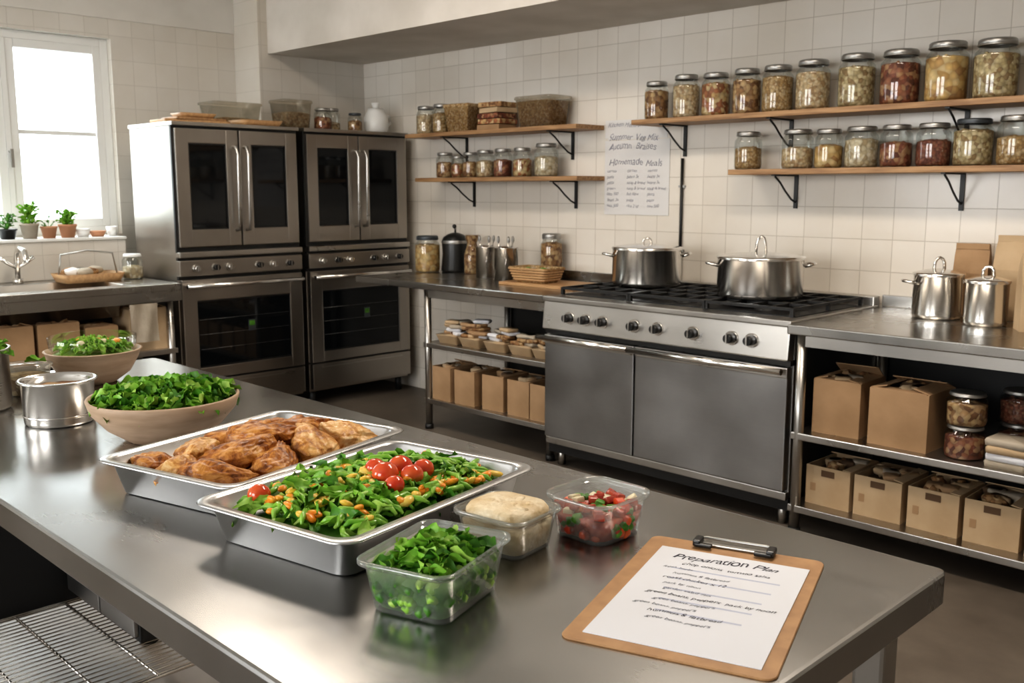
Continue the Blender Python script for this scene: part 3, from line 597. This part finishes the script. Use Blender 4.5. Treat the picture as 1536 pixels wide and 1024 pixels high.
for x in (-2.90,-2.27): b.cyl((x,ty0+.08,.205),(x,ty1-.11,.205),.0045,'polish',seg=8)
for y in (ty0+.08,ty1-.11): b.cyl((-2.90,y,.18),(-2.27,y,.18),.0045,'polish',seg=8); b.cyl((-2.27,y,.0),(-2.27,y,.85),.008,'polish',seg=8)
b.done()

# pans
def pan(hx=.165,hy=.235,h=.065):
    b=B('steel_tray')
    b.loft([(hx-.03,hy-.03,.02,0),(hx-.022,hy-.022,.028,.004),(hx-.008,hy-.008,.032,h-.006),(hx+.006,hy+.006,.035,h-.005),(hx+.009,hy+.009,.036,h-.002),(hx+.006,hy+.006,.035,h),(hx-.008,hy-.008,.032,h),(hx-.011,hy-.011,.031,h-.004),(hx-.025,hy-.025,.028,.008),(hx-.033,hy-.033,.02,.005)],(0,0,0),'pan',n=8)
    return b
b=pan(.165,.225)
b.loft([(.125,.18,.03,.006),(.130,.19,.03,.022),(.05,.1,.03,.026)],(0,0,0),'chick')
ch=[(-.095,-.150,.5,.056,.042,.040,'chick'),(-.030,-.160,1.9,.052,.038,.044,'chick2'),(.050,-.150,.3,.070,.046,.046,'chick'),
    (-.080,-.075,2.6,.068,.046,.053,'chick2'),(.025,-.070,.9,.076,.050,.062,'chick'),(.090,-.045,2.0,.064,.044,.052,'chick'),
    (-.095,.015,1.2,.064,.044,.050,'chick'),(-.010,.020,.5,.082,.054,.070,'chick'),(.080,.055,2.5,.072,.050,.062,'chick2'),
    (-.085,.100,.3,.068,.046,.053,'chick'),(.000,.110,1.1,.078,.052,.066,'chick'),(.085,.145,.6,.066,.044,.055,'chick2'),(-.06,.170,2.3,.060,.040,.048,'chick')]
for k,(x,y,a,L,W,z,mm) in enumerate(ch):
    b.blob((x,y,z),(L*.92,W*.82,.024),mm,.22,1.5,k+1,5,(random.uniform(-.3,.3),random.uniform(-.28,.15),a),'drop',.10)
b.done((-1.575,.91,.90),math.radians(14))

b=pan(.158,.225)
b.loft([(.125,.19,.03,.008),(.135,.20,.03,.030),(.09,.15,.03,.045),(.02,.05,.01,.05)],(0,0,0),'leafd')
def topz(x,y): return .046+.022*max(0,1-(x/.15)**2-(y/.22)**2)
for k in range(300):
    x=random.uniform(-.125,.125); y=random.uniform(-.19,.19); L=random.uniform(.035,.055); b.leaf((x*.92,y*.92,topz(x,y)+random.uniform(-.002,.006)),(random.uniform(-.9,.9),random.uniform(-.6,.1),random.uniform(0,6.3)),L,L*.42,random.choice(['leaf','leaf','leafd','leafl']),3,.6)
for k in range(220):
    x=random.uniform(-.12,.12); y=random.uniform(-.18,.18); a=random.uniform(0,2*pi); L=random.uniform(.03,.06); z=topz(x,y)+random.uniform(.002,.012)
    c=random.uniform(-.018,.018); dx,dy=math.cos(a),math.sin(a)
    if y<-.05 and random.random()<.3: continue
    b.tube([(x-dx*L/2,y-dy*L/2,z-.004),(x-dx*L/4-dy*c*.8,y-dy*L/4+dx*c*.8,z+.004),(x+dx*L/4-dy*c*.8,y+dy*L/4+dx*c*.8,z+.005),(x+dx*L/2,y+dy*L/2,z-.003)],.0045,random.choice(['bean','bean','leaf','leafl']),6,taper=[.5,1,1,.5])
for k in range(95):
    x=random.uniform(-.12,.12); y=random.uniform(-.185,.185)
    if y>.02 and random.random()<.7: x=random.uniform(.08,.12)
    if y>.02 and x<.03 and random.random()<.7: continue
    c=random.choice(['orange','orange','yellow','yellow','orange'])
    b.blob((x,y,topz(x,y)+random.uniform(.009,.015)),(random.uniform(.007,.014),.008,.005),c,.25,2,k,2,(random.uniform(-.6,.6),random.uniform(-.6,.6),random.uniform(0,3)))
for k,(x,y,r) in enumerate(((.030,-.005,.022),(.062,.022,.019),(.022,.040,.021),(-.005,.010,.017),(.07,-.028,.016),(.052,.062,.018),(-.10,-.15,.018))):
    b.blob((x,y,topz(x,y)+.018),(r,r,r*.9),'tom',.03,1,k,3)
    if k%3==0: 
        for q in range(4): b.leaf((x,y,topz(x,y)+.017+r*.9),(0,.3,q*1.57),.010,.003,'leafd',1)
b.done((-1.225,.91,.90),math.radians(10))

def container(name,hx,hy,h,rad=.022):
    b=B(name)
    b.loft([(hx*.80,hy*.80,rad*.8,0),(hx*.84,hy*.84,rad,.004),(hx*.95,hy*.95,rad,h-.010),(hx*1.0,hy*1.0,rad,h-.009),(hx*1.05,hy*1.05,rad*1.1,h-.006),(hx*1.05,hy*1.05,rad*1.1,h-.001),(hx*1.02,hy*1.02,rad,h),(hx*.97,hy*.97,rad,h-.001),(hx*.93,hy*.93,rad,h-.008)],(0,0,0),'plast',True,False,n=8)
    return b
b=container('salad_container',.068,.088,.072)
b.loft([(.050,.066,.015,.005),(.060,.079,.018,.050),(.03,.04,.015,.060)],(0,0,0),'leafd')
for k in range(140):
    x=random.uniform(-.044,.044); y=random.uniform(-.060,.060); z=.054+.014*max(0,1-(x/.06)**2-(y/.08)**2)+random.uniform(-.004,.005)
    L=random.uniform(.028,.042); a=random.uniform(0,6.3)
    b.leaf((x-L*.4*math.cos(a),y-L*.4*math.sin(a),z),(random.uniform(-.8,.8),random.uniform(-.5,.2),a),L,L*.62,random.choice(['leaf','leafd','leaf','leafl']),2,.6,.08)
for k in range(90):
    sd=random.choice([0,1,2,3]); z=random.uniform(.012,.05); u=random.uniform(-.9,.9); f=.80+.12*z/.07
    x,y=((-.066*f,u*.07),(.066*f,u*.07),(u*.052,-.086*f),(u*.052,.086*f))[sd]
    b.blob((x*.93,y*.95,z),(.009,.010,.009),random.choice(['leaf','leafd','leafd','leafl']),.4,2,k,2)
b.done((-.925,.785,.90),math.radians(18))
b=container('hummus_container',.064,.058,.062)
b.loft([(.049,.042,.015,.005),(.056,.050,.018,.044),(.02,.02,.01,.046)],(0,0,0),'hummus')
b.loft([(.050,.045,.03,.046),(.057,.051,.034,.052),(.057,.051,.034,.060),(.052,.046,.03,.067),(.035,.03,.022,.069),(.01,.01,.008,.0695)],(0,0,0),'hummus')
for k in range(14): b.blob((random.uniform(-.035,.035),random.uniform(-.03,.03),.067),(random.uniform(.008,.016),.007,.004),'hummus',.4,2,k,2,(0,0,random.uniform(0,3)))
b.done((-.995,.985,.90),math.radians(8))
b=container('tomato_container',.062,.065,.068,.03)
b.loft([(.045,.047,.02,.005),(.052,.055,.02,.038)],(0,0,0),'tomf')
for k in range(60):
    x=random.uniform(-.046,.046); y=random.uniform(-.048,.048)
    b.box((x,y,.043+random.uniform(-.004,.008)),(.017,.015,.011),random.choice(['tomf','tom','tomf','leafd','onion']),rz=random.uniform(0,3),rx=random.uniform(-.6,.6),bev=.003)
for k in range(40):
    a=random.uniform(0,2*pi); z=random.uniform(.01,.035); b.blob((.049*math.cos(a),.051*math.sin(a),z),(.010,.010,.009),random.choice(['tomf','tom','tomf','leafd']),.3,2,k,2)
b.done((-.935,1.125,.90),0)

# clipboard
b=B('clipboard')
b.loft([(.127,.190,.014,0),(.128,.191,.015,.0015),(.127,.190,.014,.003)],(0,0,0),'clipw',smooth=False)
b.box((0.004,-.012,.0038),(.214,.318,.0012),'paper',rz=-.012)
b.box((0,.181,.0055),(.10,.012,.003),'lid',bev=.001)
b.tube([(-.052,.168,.008),(-.054,.186,.011),(-.045,.190,.012),(.045,.190,.012),(.054,.186,.011),(.052,.168,.008)],.0022,'lid',8)
for s in (-1,1):
    b.box((s*.054,.176,.010),(.012,.026,.010),'black',bev=.003); b.box((s*.044,.166,.008),(.026,.009,.006),'black',bev=.002)
cb=b.done((-.6775,1.035,.90),math.radians(19.5))
text('Preparation Plan',.025,(0.0,.112,.0047),(0,0,0),'ink',cb,'title',.4,'CENTER',.92)
random.seed(5)
words=['garden salad mix','roast chicken x 12','green beans, peppers','hummus & flatbread','tomato salsa','rice bowls for lunch','pack by noon','label containers','fresh herbs','chop onions']
yy=.088
for k in range(11):
    text(random.choice(words)+('  '+random.choice(words) if k in(0,6) else ''),.0095 if k%3 else .0115,(-.066+random.uniform(-.012,.02),yy,.0047),(0,0,random.uniform(-.01,.01)),'ink' if k%3==0 else 'inkg',cb,'line_%d'%k,.35)
    yy-=.0185
b=B('rules'); 
for k in range(5): b.box((.01,.078-k*.036-.006,.00455),(.15-.01*k,.004,.0001),'inkl')
o=b.done(); o.parent=cb

# wooden bowl with greens
b=B('wooden_salad_bowl')
b.lathe([(0,0),(.075,0),(.082,.004),(.12,.030),(.150,.065),(.158,.090),(.156,.094),(.151,.092),(.143,.066),(.113,.034),(.07,.012),(0,.010)],(0,0,0),'bowlw',56)
b.lathe([(0,.082),(.06,.081),(.11,.075),(.142,.066)],(0,0,0),'leafd',24)
for k in range(300):
    a=random.uniform(0,2*pi); q=math.sqrt(random.random())*.122; z=.078+.026*(1-(q/.13)**2)+random.uniform(-.006,.010)
    L=random.uniform(.04,.062); aa=a+random.uniform(-1.6,1.6)
    b.leaf((q*math.cos(a)-L*.25*math.cos(aa),q*math.sin(a)-L*.25*math.sin(aa),z),(random.uniform(-.8,.8),random.uniform(-.45,.2),aa),L,L*.6,random.choice(['leaf','leaf','leafd','leafl']),4,.6,.14)
b.done((-1.985,.92,.90))
b=B('steel_bain_marie_pot'); b.lathe([(0,0),(.070,0),(.074,.004),(.075,.008),(.078,.095),(.085,.098),(.086,.102),(.080,.103),(.075,.095),(.071,.08),(0,.08)],(0,0,0),'polish',48); b.lathe([(0,.084),(.071,.083)],(0,0,0),'nut',24,jit=.002)
b.lathe([(.0762,.02),(.0775,.022),(.0762,.024)],(0,0,0),'polish',48); b.done((-2.29,.81,.90))
b=B('mixing_bowl'); b.lathe([(0,0),(.055,0),(.06,.004),(.095,.03),(.118,.07),(.125,.09),(.129,.092),(.123,.094),(.114,.072),(.09,.034),(.05,.01),(0,.008)],(0,0,0),'bowlw',48)
b.lathe([(0,.095),(.07,.093),(.108,.080)],(0,0,0),'leafl',24)
for k in range(120):
    a=random.uniform(0,2*pi); q=math.sqrt(random.random())*.09; z=.095+.022*(1-(q/.1)**2)
    L=.034; b.leaf((q*math.cos(a)-L*.4*math.cos(a),q*math.sin(a)-L*.4*math.sin(a),z),(random.uniform(-.7,.7),random.uniform(-.3,.2),a),L,.022,random.choice(['leafl','leafl','leaf']),4)
for k in range(8): b.blob((random.uniform(-.06,.06),random.uniform(-.06,.06),.115),(.012,.012,.01),random.choice(['orange','onion']),.2,2,k,2)
b.lathe([(.09,.072),(.112,.10),(.116,.130),(.113,.132)],(0,0,0),'glass',40)
b.done((-2.71,1.06,.90))
b=B('deli_tub'); b.lathe([(0,0),(.052,0),(.06,.07),(.066,.072),(.066,.078),(0,.080)],(0,0,0),'plast2',32); b.lathe([(0,.002),(.050,.003),(.056,.05),(0,.052)],(0,0,0),'seed',24)
b.leaf((0,0,.082),(0,-.3,1),.05,.03,'leaf'); b.done((-2.68,.87,.90))
b=B('stock_pot'); b.lathe([(0,0),(.095,0),(.10,.01),(.10,.145),(.106,.15),(.098,.15),(.095,.02),(0,.01)],(0,0,0),'steel',40); b.lathe([(0,.13),(.096,.125)],(0,0,0),'leafd',20)
for k in range(50):
    a=random.uniform(0,2*pi); q=random.uniform(0,.07); b.leaf((q*math.cos(a),q*math.sin(a),.14),(random.uniform(-.6,.6),random.uniform(-.9,0),a),.06,.03,'leaf')
b.done((-2.575,.695,.90))

# ---------------------------------------------------------------- camera, light
cam=bpy.data.cameras.new('camera'); co=bpy.data.objects.new('camera',cam); sc.collection.objects.link(co)
cam.lens=34.1; cam.sensor_width=36; co.location=(0,0,1.43); co.rotation_euler=(pi/2-math.atan(227/1455),0,math.radians(45))
cam.dof.use_dof=True; cam.dof.focus_distance=1.75; cam.dof.aperture_fstop=11; cam.clip_start=.05
sc.camera=co
w=bpy.data.worlds.new('sky'); sc.world=w; w.use_nodes=True; w.node_tree.nodes['Background'].inputs[0].default_value=(.90,.95,1,1); w.node_tree.nodes['Background'].inputs[1].default_value=5
def area(name,loc,target,sx,sy,power,col=(1,1,1)):
    l=bpy.data.lights.new(name,'AREA'); l.shape='RECTANGLE'; l.size=sx; l.size_y=sy; l.energy=power; l.color=col
    o=bpy.data.objects.new(name,l); sc.collection.objects.link(o); o.location=loc; o.rotation_euler=(Vector(target)-Vector(loc)).to_track_quat('-Z','Y').to_euler(); return o
area('daylight_window',(-7.3,1.6,3.3),(-3.5,2.2,.9),2.0,1.4,680,(.93,.97,1))
area('daylight_front_1',(-4.2,YF-.5,1.9),(-3.5,2,1),1.9,1.6,68,(1,.96,.91))
area('daylight_front_2',(-1.2,YF-.5,1.9),(-1.5,2,1),1.9,1.6,60,(1,.96,.91))
area('ceiling_lamp_1',(-3.8,2.2,2.97),(-3.8,2.2,0),1.4,.35,28,(1,.88,.75))
area('ceiling_lamp_2',(-1.2,2.4,2.97),(-1.2,2.4,0),1.4,.35,44,(1,.88,.75))
sc.view_settings.view_transform='Standard'
try: sc.view_settings.look='Medium High Contrast'
except Exception: sc.view_settings.look='None'
sc.view_settings.exposure=0.0
